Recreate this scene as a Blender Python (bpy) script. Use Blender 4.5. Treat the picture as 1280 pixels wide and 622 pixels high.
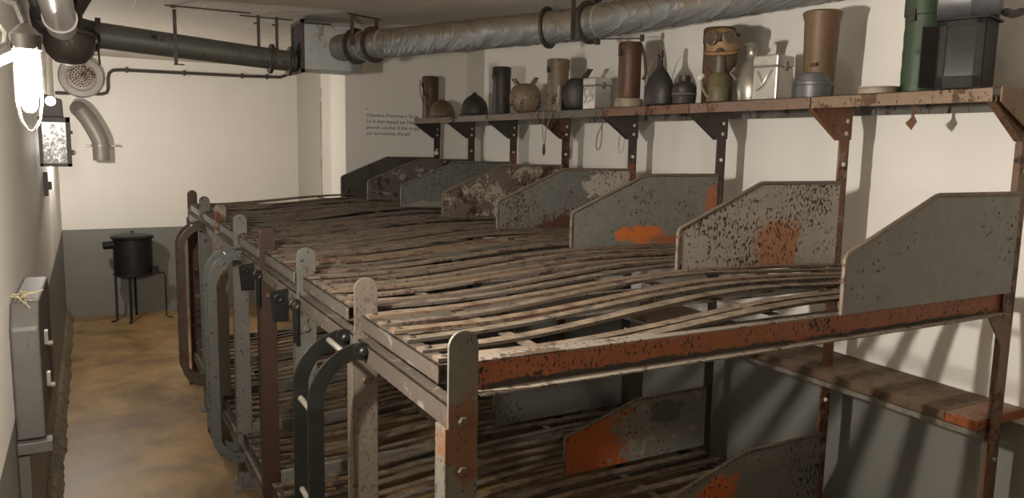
import bpy, bmesh, math, random
from mathutils import Vector, Matrix, noise as mnoise

for o in list(bpy.data.objects):
    bpy.data.objects.remove(o)
scene = bpy.context.scene
COL = scene.collection
PI = math.pi

# ---------------------------------------------------------------- camera
CAM_YAW, CAM_PITCH, CAM_ROLL, CAM_F = 0.5035, 0.1339, 0.0196, 964.32
cd = bpy.data.cameras.new('camera')
cam = bpy.data.objects.new('camera', cd)
COL.objects.link(cam)
_F = Vector((math.sin(CAM_YAW)*math.cos(CAM_PITCH), math.cos(CAM_YAW)*math.cos(CAM_PITCH), -math.sin(CAM_PITCH)))
_R = Vector((math.cos(CAM_YAW), -math.sin(CAM_YAW), 0))
_U = _R.cross(_F)
_R2 = _R*math.cos(CAM_ROLL)+_U*math.sin(CAM_ROLL)
_U2 = _U*math.cos(CAM_ROLL)-_R*math.sin(CAM_ROLL)
m = Matrix.Identity(4)
for r in range(3):
    m[r][0], m[r][1], m[r][2] = _R2[r], _U2[r], -_F[r]
m.translation = Vector((-0.6933, 0, 1.8976))
cam.matrix_world = m
cd.sensor_width = 36
cd.lens = CAM_F/1280*36
cd.clip_start = 0.02
scene.camera = cam

# ---------------------------------------------------------------- world, exposure
w = bpy.data.worlds.new('world')
scene.world = w
w.use_nodes = True
w.node_tree.nodes['Background'].inputs[0].default_value = (1, .86, .7, 1)
w.node_tree.nodes['Background'].inputs[1].default_value = 0.01
scene.view_settings.view_transform = 'Standard'
scene.view_settings.look = 'None'
scene.view_settings.exposure = 0.0
scene.view_settings.gamma = 1
scene.view_settings.use_curve_mapping = False
scene.cycles.use_denoising = True
scene.cycles.max_bounces = 8
scene.cycles.sample_clamp_indirect = 3.0
LAMP_SEEN, LAMP_BACK, LANTERN = 6300, 2400, 1.0
LAMP_COL = (1.0, .925, .825)

# ---------------------------------------------------------------- materials
def sock(n, v):
    return v
class NT:
    def __init__(s, name):
        s.m = bpy.data.materials.new(name); s.m.use_nodes = True
        s.t = s.m.node_tree; s.n = s.t.nodes; s.l = s.t.links
        s.b = s.n['Principled BSDF']
        s.tc = s.n.new('ShaderNodeTexCoord')
    def coord(s, scale=(1, 1, 1), off=(0, 0, 0), src='Object'):
        mp = s.n.new('ShaderNodeMapping')
        mp.inputs['Scale'].default_value = scale; mp.inputs['Location'].default_value = off
        s.l.new(s.tc.outputs[src], mp.inputs[0]); return mp.outputs[0]
    def noise(s, c, scale, detail=4, rough=.6, dist=0):
        n = s.n.new('ShaderNodeTexNoise'); s.l.new(c, n.inputs['Vector'])
        n.inputs['Scale'].default_value = scale; n.inputs['Detail'].default_value = detail
        n.inputs['Roughness'].default_value = rough; n.inputs['Distortion'].default_value = dist
        return n.outputs['Fac']
    def ramp(s, v, a, b):
        n = s.n.new('ShaderNodeMapRange'); n.clamp = True
        s.put(v, n.inputs[0]); n.inputs[1].default_value = a; n.inputs[2].default_value = b
        return n.outputs[0]
    def put(s, v, i):
        if hasattr(v, 'links') or isinstance(v, bpy.types.NodeSocket): s.l.new(v, i)
        else:
            if isinstance(v, (tuple, list)) and len(v) == 3 and i.type == 'RGBA': v = (*v, 1)
            i.default_value = v
    def math(s, op, a, b=0.0, clamp=False):
        n = s.n.new('ShaderNodeMath'); n.operation = op; n.use_clamp = clamp
        s.put(a, n.inputs[0]); s.put(b, n.inputs[1]); return n.outputs[0]
    def mix(s, f, a, b):
        n = s.n.new('ShaderNodeMix'); n.data_type = 'RGBA'
        s.put(f, n.inputs[0]); s.put(a, n.inputs[6]); s.put(b, n.inputs[7]); return n.outputs[2]
    def sep(s, c):
        n = s.n.new('ShaderNodeSeparateXYZ'); s.l.new(c, n.inputs[0]); return n.outputs
    def bump(s, h, strength=.3, dist=.01):
        n = s.n.new('ShaderNodeBump'); n.inputs['Strength'].default_value = strength
        n.inputs['Distance'].default_value = dist
        s.l.new(h, n.inputs['Height']); s.l.new(n.outputs[0], s.b.inputs['Normal'])
    def fin(s, col, rough=.6, metal=0.0):
        s.put(col, s.b.inputs['Base Color']); s.put(rough, s.b.inputs['Roughness']); s.put(metal, s.b.inputs['Metallic'])
        return s.m

def plain(name, col, rough=.6, metal=0.0, var=.25, scale=14, bump=.1):
    t = NT(name); c = t.coord()
    n = t.noise(c, scale)
    f = t.ramp(n, .3, .7)
    dk = tuple(x*(1-var) for x in col); lt = tuple(min(1, x*(1+var*.5)) for x in col)
    if bump: t.bump(n, bump, .004)
    return t.fin(t.mix(f, dk, lt), rough, metal)

DUST = .72
TONE = {'front_post_paint': .66, 'rear_post_paint': .62, 'shelf_tray_rust': .58, 'end_plate_rust': .55, 'orange_side_rail_paint': .58, 'slat_dust_rust': .72, 'bed_rail_paint_and_shade': .72,
        'headboard_paint': .88, 'low_headboard_paint': .85, 'tan_brown_tin': .72, 'dark_tin': .6, 'headboard_rim_rust': .85, 'rusty_ladder_paint': .7, 'dusty_brown_plank': .75, 'orange_primer': .7, 'grey_green_iron': .7}
def rusty(name, paint, rust=(.10, .04, .018), amount=.35, speck=.35, speck_scale=70, cluster=4.0, paint2=None,
          patches=(), seed=0, rough=.62, bare=None, bare_amt=.0, dust=0.0):
    """painted steel with rust blotches (large noise), pits (fine noise), optional shaped patches (centre, radii, colour)"""
    k_ = TONE.get(name, 1.0)
    paint = tuple(v*k_ for v in paint); rust = tuple(v*k_ for v in rust)
    if paint2: paint2 = tuple(v*k_ for v in paint2)
    if bare: bare = tuple(v*k_ for v in bare)
    t = NT(name); c = t.coord(off=(seed*3.1, seed*1.7, seed*2.3))
    big = t.noise(c, cluster, 3, .6)
    mid = t.noise(c, cluster*5, 5, .7, .3)
    col = t.mix(t.ramp(mid, .35, .7), paint, paint2 or tuple(x*.78 for x in paint))
    if bare:
        bn = t.noise(t.coord(off=(seed+9, 2, 3)), 9, 8, .75, .5)
        col = t.mix(t.ramp(bn, .62-bare_amt*.25, .65-bare_amt*.25), col, bare)
    for (cx, cz), (rx, rz), pc in patches:
        xyz = t.sep(t.coord())
        dx = t.math('POWER', t.math('DIVIDE', t.math('SUBTRACT', xyz[0], cx), rx), 2)
        dz = t.math('POWER', t.math('DIVIDE', t.math('SUBTRACT', xyz[2], cz), rz), 2)
        d = t.math('ADD', t.math('SQRT', t.math('ADD', dx, dz)), t.math('MULTIPLY', t.math('SUBTRACT', t.noise(c, 16, 6, .75), .5), 3.0))
        col = t.mix(t.ramp(d, 1.03, .95), col, tuple(v*k_ for v in pc))
    rr = t.mix(t.ramp(t.noise(c, 40, 3), .3, .7), rust, tuple(x*.45 for x in rust))
    # blotches
    blot = t.math('ADD', t.math('MULTIPLY', big, .6), t.math('MULTIPLY', mid, .4))
    th = .72-amount*.42
    fb = t.ramp(blot, th, th+.035)
    # pits: fine noise cut where the cluster noise is high
    fine = t.noise(t.coord(scale=(1, 1, .62), off=(seed, 0, seed)), speck_scale, 2, .5)
    thr = t.math('SUBTRACT', .735-speck*.30, t.math('MULTIPLY', t.math('SUBTRACT', big, .5), .55))
    fs = t.math('GREATER_THAN', fine, thr)
    f = t.math('MAXIMUM', fb, fs)
    col = t.mix(f, col, rr)
    if dust:
        nz = t.n.new('ShaderNodeNewGeometry'); up = t.sep(nz.outputs['Normal'])[2]
        dn = t.ramp(t.noise(c, 22, 4), .35, .65)
        col = t.mix(t.math('MULTIPLY', t.math('MULTIPLY', t.ramp(up, .5, .9), dn), dust), col, (.35*DUST, .265*DUST, .185*DUST))
    h = t.math('ADD', t.math('MULTIPLY', f, -.5), t.math('MULTIPLY', mid, .5))
    t.bump(h, .45, .003)
    return t.fin(col, t.math('ADD', t.math('MULTIPLY', f, .2), rough-.08), .15)

def wallmat(name, white=(.84, .81, .755), grey=(.205, .20, .18), split=.932):
    t = NT(name); c = t.coord()
    n1 = t.noise(c, 1.3, 4); n2 = t.noise(c, 45, 3)
    z = t.sep(c)[2]
    wcol = t.mix(t.ramp(n1, .3, .7), tuple(x*.955 for x in white), white)
    gcol = t.mix(t.ramp(n1, .35, .65), tuple(x*.85 for x in grey), grey)
    edge = t.math('GREATER_THAN', t.math('ADD', z, t.math('MULTIPLY', t.math('SUBTRACT', n2, .5), .006)), split)
    t.bump(t.math('ADD', t.noise(c, 7, 4), t.math('MULTIPLY', n2, .15)), .22, .006)
    return t.fin(t.mix(edge, gcol, wcol), t.math('ADD', t.math('MULTIPLY', edge, .25), .5))

M = {}
M['wall'] = wallmat('painted_plaster')
M['wall_beige'] = wallmat('darker_beige_plaster', white=(.52, .50, .42))
def ceil_mat():
    t = NT('board_marked_ceiling'); c = t.coord()
    n = t.noise(c, 1.1, 5)
    xyz = t.sep(c)
    # board joints of the formwork, thin pale ridges running along the room and a few across
    fx = t.math('ABSOLUTE', t.math('SUBTRACT', t.math('FRACT', t.math('MULTIPLY', xyz[0], 2.6)), .5))
    l1 = t.ramp(fx, .487, .497)
    fy = t.math('ABSOLUTE', t.math('SUBTRACT', t.math('FRACT', t.math('MULTIPLY', xyz[1], .62)), .5))
    l2 = t.ramp(fy, .495, .499)
    brk = t.ramp(t.noise(c, 1.9, 2), .5, .56)
    l = t.math('MULTIPLY', t.math('MAXIMUM', l1, l2), brk)
    col = t.mix(t.ramp(n, .3, .75), (.50, .455, .40), (.62, .57, .50))
    col = t.mix(l, col, (.78, .73, .64))
    t.bump(t.math('ADD', t.math('MULTIPLY', l, 1), t.noise(c, 9, 4)), .3, .006)
    return t.fin(col, .8)
M['ceiling'] = ceil_mat()
def floor_mat():
    t = NT('ochre_concrete_floor'); c = t.coord()
    a = t.noise(c, 1.4, 6, .65, .6); b = t.noise(t.coord(off=(5, 2, 1)), 3.2, 5, .6); g = t.noise(c, 60, 3)
    col = t.mix(t.ramp(a, .36, .62), (.17, .10, .042), (.42, .27, .115))
    col = t.mix(t.math('MULTIPLY', t.ramp(b, .52, .72), .65), col, (.15, .095, .048))
    col = t.mix(t.math('MULTIPLY', t.ramp(g, .5, .75), .2), col, (.08, .06, .04))
    t.bump(t.math('ADD', t.math('MULTIPLY', g, .2), b), .25, .01)
    return t.fin(col, t.math('ADD', t.math('MULTIPLY', a, .35), .3))
M['floor'] = floor_mat()
M['rubble'] = plain('crumbling_mortar', (.20, .165, .11), .95, 0, .6, 30, .8)

RUST = (.13, .045, .018); DKRUST = (.055, .026, .014); ORANGE = (.50, .125, .03)
M['black'] = plain('black_stove_iron', (.012, .011, .011), .5, .3, .4, 20)
M['zinc'] = rusty('galvanised_duct', (.34, .35, .34), rust=(.25, .20, .14), amount=.30, speck=.02, dust=.7, cluster=1.8, paint2=(.25, .26, .25), rough=.5)
def wrinkled():
    t = NT('wrinkled_duct_skin'); mp = t.n.new('ShaderNodeMapping'); t.l.new(t.tc.outputs['Object'], mp.inputs[0])
    mp.inputs['Rotation'].default_value = (0, 0, math.radians(57)); mp.inputs['Scale'].default_value = (15, 2.2, 2.2)
    wn = t.noise(mp.outputs[0], 1.6, 5, .6, .8); c = t.coord(); b_ = t.noise(c, 2.5, 5, .65)
    nz = t.n.new('ShaderNodeNewGeometry'); up = t.sep(nz.outputs['Normal'])[2]
    col = t.mix(t.ramp(wn, .3, .7), (.19, .195, .19), (.33, .335, .325))
    dusty = t.ramp(t.math('ADD', t.math('MULTIPLY', up, .6), t.math('MULTIPLY', t.math('SUBTRACT', b_, .5), 1.6)), .0, .25)
    col = t.mix(t.math('MULTIPLY', dusty, .75), col, (.24, .18, .115))
    t.bump(wn, 1.0, .035)
    return t.fin(col, .45, .35)
M['wrinkled'] = wrinkled()
M['dark_iron'] = rusty('dark_cast_iron', (.06, .052, .042), rust=(.10, .05, .025), amount=.35, speck=.3, seed=4)
M['grey_iron'] = rusty('grey_green_iron', (.15, .145, .12), rust=(.06, .04, .025), amount=.3, speck=.2, seed=2)
M['white_pipe'] = plain('white_enamel_pipe', (.68, .66, .63), .35, 0, .12, 6, .05)
M['blackhole'] = plain('soot_black_mesh', (.015, .013, .012), .8)
M['plastic_grey'] = plain('grey_vent_enamel', (.40, .37, .35), .5, 0, .12, 8)
M['fan_rust'] = rusty('rusty_grille', (.36, .31, .28), rust=(.16, .08, .05), amount=.45, speck=.2, cluster=6)
M['elbow'] = plain('grey_sheet_duct', (.22, .20, .18), .5, .2, .15, 10)
M['alu'] = plain('aluminium', (.72, .70, .66), .33, .85, .12, 20, .06)
M['alu_dull'] = plain('dull_tinned_steel', (.40, .38, .33), .36, .75, .35, 14, .08)
M['brown_tin'] = rusty('brown_rusted_tin', (.07, .038, .024), rust=(.08, .028, .014), amount=.4, speck=.2, seed=1, cluster=7)
M['redrust_tin'] = rusty('red_rusted_tin', (.085, .038, .02), rust=(.15, .055, .025), amount=.35, speck=.25, seed=6, cluster=6)
M['drab_tin'] = rusty('drab_brown_tin', (.17, .125, .08), rust=(.07, .035, .02), amount=.35, speck=.3, seed=3, cluster=8)
M['tan_tin'] = rusty('tan_brown_tin', (.19, .115, .06), rust=(.14, .07, .035), amount=.35, speck=.1, seed=8, cluster=5, paint2=(.155, .095, .055))
M['dark_tin'] = rusty('dark_tin', (.052, .045, .038), rust=(.08, .04, .022), amount=.35, speck=.2, seed=5, cluster=8)
def dim(m_, v): m_.node_tree.nodes['Principled BSDF'].inputs['Specular IOR Level'].default_value = v
M['lantern_black'] = plain('sooty_sheet_metal', (.022, .020, .018), .6, 0, .4, 18)
dim(M['lantern_black'], .15)
M['helmet_camo'] = rusty('brown_mottled_helmet', (.115, .075, .045), rust=(.30, .20, .11), amount=.32, speck=.1, seed=7, cluster=12)
M['helmet_dark'] = rusty('dark_helmet', (.04, .032, .028), rust=(.07, .035, .02), amount=.25, speck=.1, seed=9, cluster=9)
M['green_tin'] = rusty('green_tin', (.032, .055, .028), rust=(.035, .05, .03), amount=.25, speck=.12, seed=2, cluster=6)
M['olive'] = plain('olive_filter', (.10, .085, .038), .55, .1, .25)
M['rubber_tan'] = plain('tan_rubber', (.24, .135, .06), .6, 0, .35, 22)
M['rubber_dark'] = plain('dark_rubber', (.06, .042, .025), .5, 0, .3)
M['goggle'] = plain('dusty_eyepiece_glass', (.07, .058, .045), .25, 0, .3)
M['grey_blue'] = plain('blue_grey_enamel', (.12, .12, .125), .45, .3, .25)
M['leather'] = plain('grey_leather_strap', (.20, .165, .125), .8, 0, .3)
M['leather_brown'] = plain('brown_leather_strap', (.10, .052, .028), .8, 0, .3)
M['pale_tin'] = plain('pale_dented_tin', (.33, .27, .20), .6, .2, .35)
M['wire'] = plain('wire', (.25, .22, .18), .5, .5)
M['bolt_dark'] = plain('rusty_bolt', (.10, .07, .045), .55, .3, .4, 40)
M['steel'] = plain('worn_steel', (.26, .24, .20), .45, .5, .4, 30)
M['dark_steel'] = plain('dark_painted_steel', (.012, .012, .010), .42, .3, .4, 12)
dim(M['dark_steel'], .25)
M['ladder_grey'] = rusty('grey_ladder_paint', (.085, .088, .080), rust=DKRUST, amount=.15, speck=.15, seed=3)
M['ladder_rust'] = rusty('rusty_ladder_paint', (.11, .085, .06), rust=(.20, .07, .03), amount=.5, speck=.2, seed=5, cluster=6)
M['white_bolt'] = plain('pale_bolt', (.62, .58, .5), .5, .1)
M['tag'] = plain('white_tag', (.7, .67, .6), .6)
M['ink'] = plain('black_ink', (.03, .028, .025), .8)
M['straw'] = plain('straw', (.45, .36, .22), .9)
M['panel_grey'] = rusty('worn_grey_panel', (.075, .071, .062), rust=(.09, .06, .035), amount=.22, speck=.12, seed=12, cluster=5)
M['plank'] = rusty('dusty_brown_plank', (.15, .095, .055), rust=(.08, .05, .03), amount=.3, speck=.15, seed=2, dust=.5, rough=.85)
M['orange_end'] = rusty('orange_primer', (.36, .095, .025), rust=(.12, .05, .025), amount=.25, speck=.15, seed=2, dust=1.0)
M['lamp_iron'] = plain('lamp_housing_iron', (.05, .045, .04), .5, .3)
M['leaf'] = plain('dried_leaf', (.12, .06, .03), .9)
t = NT('clear_glass'); t.b.inputs['Transmission Weight'].default_value = .6; M['glass'] = t.fin((.035, .037, .033), .15); dim(M['glass'], .3)

def emit(name, col, strength):
    t = NT(name); t.put(col, t.b.inputs['Emission Color']); t.b.inputs['Emission Strength'].default_value = strength
    return t.fin((.8, .8, .8), .4)
E_seen = emit('lamp_glow', LAMP_COL, LAMP_SEEN)
E_back = emit('lamp_glow_far', LAMP_COL, LAMP_BACK)
def lantern_mat():
    t = NT('lantern_frosted_pane'); c = t.coord()
    n = t.noise(c, 55, 5, .7); z = t.sep(c)[2]
    f = t.ramp(t.math('SUBTRACT', n, t.math('MULTIPLY', z, .75)), .28, .46)
    t.put(t.mix(f, (1, .95, .88), (.16, .14, .125)), t.b.inputs['Emission Color']); t.b.inputs['Emission Strength'].default_value = LANTERN
    return t.fin(t.mix(f, (.5, .48, .45), (.08, .07, .06)), .4)
E_lantern = lantern_mat()

# ---------------------------------------------------------------- geometry helpers
class MB:
    def __init__(s): s.bm = bmesh.new()
    def face(s, vs):
        try: s.bm.faces.new(vs)
        except ValueError: pass
    def box(s, a, b):
        (x0, y0, z0), (x1, y1, z1) = a, b
        v = [s.bm.verts.new((x, y, z)) for x in (x0, x1) for y in (y0, y1) for z in (z0, z1)]
        for f in ((0, 1, 3, 2), (4, 6, 7, 5), (0, 4, 5, 1), (2, 3, 7, 6), (0, 2, 6, 4), (1, 5, 7, 3)): s.face([v[i] for i in f])
        return s
    def prism(s, pts, axis, a, b):
        """pts: outline in the two other axes (x,z for axis y), extruded from a to b"""
        def P(p, t):
            return {'y': (p[0], t, p[1]), 'x': (t, p[0], p[1]), 'z': (p[0], p[1], t)}[axis]
        A = [s.bm.verts.new(P(p, a)) for p in pts]; B = [s.bm.verts.new(P(p, b)) for p in pts]
        s.face(A[::-1]); s.face(B)
        n = len(pts)
        for i in range(n): s.face([A[i], A[(i+1) % n], B[(i+1) % n], B[i]])
        return s
    def tube(s, path, r, n=12, cap=True, closed=False):
        path = [Vector(p) for p in path]; rings = []
        N = len(path); rr = r if isinstance(r, (list, tuple)) else [r]*N
        up = None
        for i, p in enumerate(path):
            if closed: d = path[(i+1) % N]-path[i-1]
            else: d = path[min(i+1, N-1)]-path[max(i-1, 0)]
            d.normalize()
            if up is None:
                up = Vector((0, 0, 1)) if abs(d.z) < .9 else Vector((1, 0, 0))
            a = d.cross(up)
            if a.length < 1e-4: a = d.orthogonal()
            a.normalize(); b = a.cross(d).normalized(); up = b
            rings.append([s.bm.verts.new(p+(a*math.cos(k*2*PI/n)+b*math.sin(k*2*PI/n))*rr[i]) for k in range(n)])
        for i in range(N if closed else N-1):
            A, B = rings[i], rings[(i+1) % N]
            for k in range(n): s.face([A[k], A[(k+1) % n], B[(k+1) % n], B[k]])
        if cap and not closed: s.face(rings[0][::-1]); s.face(rings[-1])
        return s
    def lathe(s, prof, c=(0, 0, 0), n=32, sx=1, sy=1, mat=None):
        """profile of (radius, height) about z"""
        rings = []; mat = mat or Matrix.Identity(4); c = Vector(c)
        for r, z in prof:
            rings.append([s.bm.verts.new(c+(mat @ Vector((r*math.cos(k*2*PI/n)*sx, r*math.sin(k*2*PI/n)*sy, z)))) for k in range(n)])
        for A, B in zip(rings, rings[1:]):
            for k in range(n): s.face([A[k], A[(k+1) % n], B[(k+1) % n], B[k]])
        s.face(rings[0][::-1]); s.face(rings[-1])
        return s
    def torus(s, c, R, r, ax='z', n=28, k=8, sx=1, sy=1):
        pts = []
        for i in range(n):
            a = 2*PI*i/n; u, v = R*math.cos(a)*sx, R*math.sin(a)*sy
            pts.append({'z': (c[0]+u, c[1]+v, c[2]), 'y': (c[0]+u, c[1], c[2]+v), 'x': (c[0], c[1]+u, c[2]+v)}[ax])
        return s.tube(pts, r, k, closed=True)
    def strip(s, path, wdir, w, t):
        """flat strap: path, width direction, width, thickness"""
        path = [Vector(p) for p in path]; wd = Vector(wdir).normalized(); R = []
        N = len(path)
        for i, p in enumerate(path):
            d = (path[min(i+1, N-1)]-path[max(i-1, 0)]).normalized(); nn = wd.cross(d).normalized()
            R.append([s.bm.verts.new(p+wd*a*w/2+nn*b*t/2) for a, b in ((-1, -1), (1, -1), (1, 1), (-1, 1))])
        for A, B in zip(R, R[1:]):
            for k in range(4): s.face([A[k], A[(k+1) % 4], B[(k+1) % 4], B[k]])
        s.face(R[0][::-1]); s.face(R[-1])
        return s
    def build(s, name, mat, parent=None, smooth=False, bevel=0, world=True):
        bm = s.bm
        if parent is not None and world:
            q = parent
            while q.parent: q = q.parent
            bmesh.ops.translate(bm, verts=bm.verts, vec=-Vector(q.location))
        bmesh.ops.recalc_face_normals(bm, faces=bm.faces)
        me = bpy.data.meshes.new(name); bm.to_mesh(me); bm.free()
        me.materials.append(mat if not isinstance(mat, str) else M[mat])
        if smooth:
            for p in me.polygons: p.use_smooth = True
            try: me.set_sharp_from_angle(angle=math.radians(38))
            except Exception: pass
        o = bpy.data.objects.new(name, me); COL.objects.link(o)
        if parent is not None: o.parent = parent
        if bevel:
            b = o.modifiers.new('bevel', 'BEVEL'); b.width = bevel; b.segments = 2; b.limit_method = 'ANGLE'
        return o
def thing(name, loc, label, cat, group=None):
    o = bpy.data.objects.new(name, None); o.location = loc; o.empty_display_size = .05; COL.objects.link(o)
    o['label'] = label; o['category'] = cat
    if group: o['group'] = group
    return o
def tag(o, label, cat, group=None):
    o['label'] = label; o['category'] = cat
    if group: o['group'] = group
    return o
def struct(name, mb, mat):
    o = mb.build(name, mat); o['kind'] = 'structure'; return o
def arc(c, r, a0, a1, n=10):
    return [(c[0]+r*math.cos(math.radians(a0+(a1-a0)*i/n)), c[1]+r*math.sin(math.radians(a0+(a1-a0)*i/n))) for i in range(n+1)]

# ---------------------------------------------------------------- room shell
XL, XR, YB, YE, ZC, YN = -.95, 2.43, 9.22, 6.57, 2.725, -2.2
struct('floor', MB().box((XL-.2, YN-.2, -.2), (XR+.2, YB+.2, 0)), 'floor')
struct('ceiling', MB().box((XL-.2, YN-.2, ZC), (XR+.2, YB+.2, ZC+.2)), 'ceiling')
struct('wall_left', MB().box((XL-.2, YN, 0), (XL, YB, ZC)), 'wall')
def xw(y): return 2.231+.0365*(y-1.5)       # the right wall runs slightly out of parallel
struct('wall_right', MB().prism([(xw(YN), YN), (xw(YE+.1), YE+.1), (XR+.2, YE+.1), (XR+.2, YN)], 'z', 0, ZC), 'wall')
struct('wall_back', MB().box((XL-.2, YB, 0), (1.60, YB+.2, ZC)), 'wall')
struct('wall_near', MB().box((XL-.2, YN-.2, 0), (XR+.2, YN, ZC)), 'wall')
struct('wall_end', MB().box((1.27, YE, 0), (XR+.2, YE+.45, ZC)), 'wall')
struct('wall_niche', MB().box((1.49, YE+.45, 0), (1.75, 8.18, ZC)), 'wall')
struct('wall_recess', MB().box((1.49, 8.18, 0), (1.75, YB, ZC)), 'wall_beige')  # recess face given a darker beige than the other walls
# crumbled strip of mortar along the foot of the left wall
random.seed(3)
mb = MB(); prev = None
for i in range(300):
    y = .2+i*.03
    v = mnoise.noise(Vector((y*3.1, 0, 0)))*.5+mnoise.noise(Vector((y*11, 3, 0)))*.35
    d = .055+.03*v; h = .085+.05*v
    ring = [mb.bm.verts.new(p) for p in ((XL+.001, y, h+.02), (XL+d*.45, y, h), (XL+d*.8, y+random.uniform(-.006, .006), h*.55+random.uniform(-.01, .01)), (XL+d*1.15, y, .001))]
    if prev:
        for a, b, c_, d_ in zip(prev, prev[1:], ring[1:], ring): mb.face([a, b, c_, d_])
    prev = ring
o = mb.build('trim_1', 'rubble', smooth=False); o['kind'] = 'structure'
# flaked plaster edge on the corner behind the end wall
mb = MB(); rnd = random.Random(8)
pts = [(1.485, 1.0+.06*i) for i in range(24)]
edge = [(1.30+rnd.uniform(-.004, .012), 1.0+.06*i) for i in range(24)]
for (x, z), (x2, z2) in zip(edge, edge[1:]):
    pass
mb.tube([(1.492+rnd.uniform(-.008, .006), 8.165+rnd.uniform(-.006, .006), .95+.06*i) for i in range(26)], [rnd.uniform(.006, .016) for i in range(26)], 6)
o = mb.build('trim_2', 'tan_tin' if False else 'straw'); o['kind'] = 'structure'

# ---------------------------------------------------------------- bunk frames (8 dividers) and slatted beds (7 bays x 2)
Y0, P = 1.436, .70
YY = [Y0+P*i for i in range(8)]
XREAR = 2.02
front_m = [
    rusty('front_post_paint', (.17, .16, .13), rust=DKRUST, amount=.12, speck=.36, seed=1, speck_scale=110, patches=[((-.005, 1.27), (.06, .085), (.19, .085, .04))]),
    rusty('front_post_paint', (.17, .14, .11), rust=(.13, .09, .06), amount=.3, speck=.48, seed=2, speck_scale=120),
    rusty('front_post_paint', (.12, .117, .10), rust=DKRUST, amount=.12, speck=.25, seed=3),
    rusty('front_post_paint', (.055, .024, .014), rust=(.08, .035, .02), amount=.35, speck=.3, seed=4),
    rusty('front_post_paint', (.21, .20, .175), rust=RUST, amount=.1, speck=.2, seed=5),
    rusty('front_post_paint', (.37, .31, .235), rust=(.28, .12, .06), amount=.35, speck=.1, seed=6),
    rusty('front_post_paint', (.27, .25, .215), rust=RUST, amount=.15, speck=.2, seed=7),
    rusty('front_post_paint', (.15, .07, .045), rust=(.07, .03, .018), amount=.4, speck=.2, seed=8, bare=(.35, .27, .2), bare_amt=.2)]
rear_m = [
    rusty('rear_post_paint', (.20, .105, .055), rust=(.10, .045, .022), amount=.45, speck=.35, seed=11),
    rusty('rear_post_paint', (.27, .115, .045), rust=(.13, .05, .025), amount=.4, speck=.3, seed=12, bare=(.34, .24, .16), bare_amt=.25),
    rusty('rear_post_paint', (.075, .065, .052), rust=RUST, amount=.3, speck=.3, seed=13),
    rusty('rear_post_paint', (.07, .062, .05), rust=RUST, amount=.25, speck=.3, seed=14, patches=[((2.02, 1.76), (.06, .05), (.30, .10, .04))]),
    rusty('rear_post_paint', (.17, .085, .045), rust=(.11, .04, .02), amount=.5, speck=.25, seed=15),
    rusty('rear_post_paint', (.07, .062, .05), rust=RUST, amount=.2, speck=.2, seed=16, patches=[((2.02, 1.76), (.06, .07), (.24, .09, .04))]),
    rusty('rear_post_paint', (.08, .06, .045), rust=RUST, amount=.4, speck=.4, seed=17),
    rusty('rear_post_paint', (.055, .046, .038), rust=RUST, amount=.2, speck=.15, seed=18)]
G = (.20, .195, .175)
up_m = [
    rusty('headboard_paint', (.205, .20, .18), rust=DKRUST, amount=.0, speck=.10, speck_scale=75, seed=21),
    rusty('headboard_paint', (.36, .325, .28), rust=(.10, .05, .03), amount=.15, speck=.40, speck_scale=95, seed=22, patches=[((1.66, 1.53), (.12, .11), (.36, .16, .075))]),
    rusty('headboard_paint', (.185, .185, .17), rust=DKRUST, amount=.02, speck=.24, speck_scale=110, seed=23, patches=[((1.53, 1.50), (.13, .045), (.50, .14, .03)), ((1.75, 1.47), (.16, .02), (.30, .10, .04)), ((1.98, 1.66), (.05, .08), (.35, .12, .05))]),
    rusty('headboard_paint', (.155, .155, .14), rust=(.095, .04, .022), amount=.2, speck=.36, speck_scale=120, seed=24, cluster=3.4, patches=[((1.90, 1.67), (.20, .13), (.42, .37, .31)), ((1.62, 1.46), (.25, .07), (.08, .035, .02))]),
    rusty('headboard_paint', (.14, .11, .085), rust=(.065, .03, .018), amount=.4, speck=.45, speck_scale=120, seed=25, cluster=5, bare=(.36, .31, .26), bare_amt=.45),
    rusty('headboard_paint', (.16, .162, .15), rust=DKRUST, amount=.05, speck=.22, speck_scale=130, seed=26, patches=[((1.45, 1.47), (.35, .035), (.24, .23, .20))]),
    rusty('headboard_paint', (.12, .108, .092), rust=(.045, .028, .02), amount=.4, speck=.4, speck_scale=130, seed=27, bare=(.36, .34, .31), bare_amt=.25),
    rusty('headboard_paint', (.09, .08, .07), rust=DKRUST, amount=.4, speck=.4, speck_scale=130, seed=28)]
low_m = [
    rusty('low_headboard_paint', (.20, .19, .165), rust=DKRUST, amount=.05, speck=.3, seed=31),
    rusty('low_headboard_paint', (.21, .20, .17), rust=DKRUST, amount=.08, speck=.3, seed=32, patches=[((1.42, .56), (.10, .07), (.50, .13, .035))]),
    rusty('low_headboard_paint', (.27, .255, .21), rust=(.07, .035, .02), amount=.22, speck=.25, seed=33, cluster=5, bare=(.38, .33, .25), bare_amt=.25, patches=[((1.19, .50), (.29, .40), (.42, .105, .028)), ((1.75, .62), (.10, .06), (.13, .125, .11))]),
    rusty('low_headboard_paint', (.19, .185, .165), rust=DKRUST, amount=.05, speck=.2, seed=34)]
low_m += [rusty('low_headboard_paint', (.15, .13, .11), rust=(.08, .04, .025), amount=.35, speck=.3, seed=35+i) for i in range(4)]
side_m = rusty('orange_side_rail_paint', (.40, .125, .035), rust=(.05, .03, .022), amount=.22, speck=.38, speck_scale=130, seed=41, cluster=5, dust=.8, paint2=(.31, .095, .03), patches=[((.5, 1.372), (.7, .012), (.05, .035, .025)), ((1.5, 1.372), (.5, .010), (.05, .035, .025))])
dark_side = rusty('grey_side_rail_paint', (.13, .12, .10), rust=(.07, .035, .02), amount=.4, speck=.3, seed=42, dust=.7)
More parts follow.
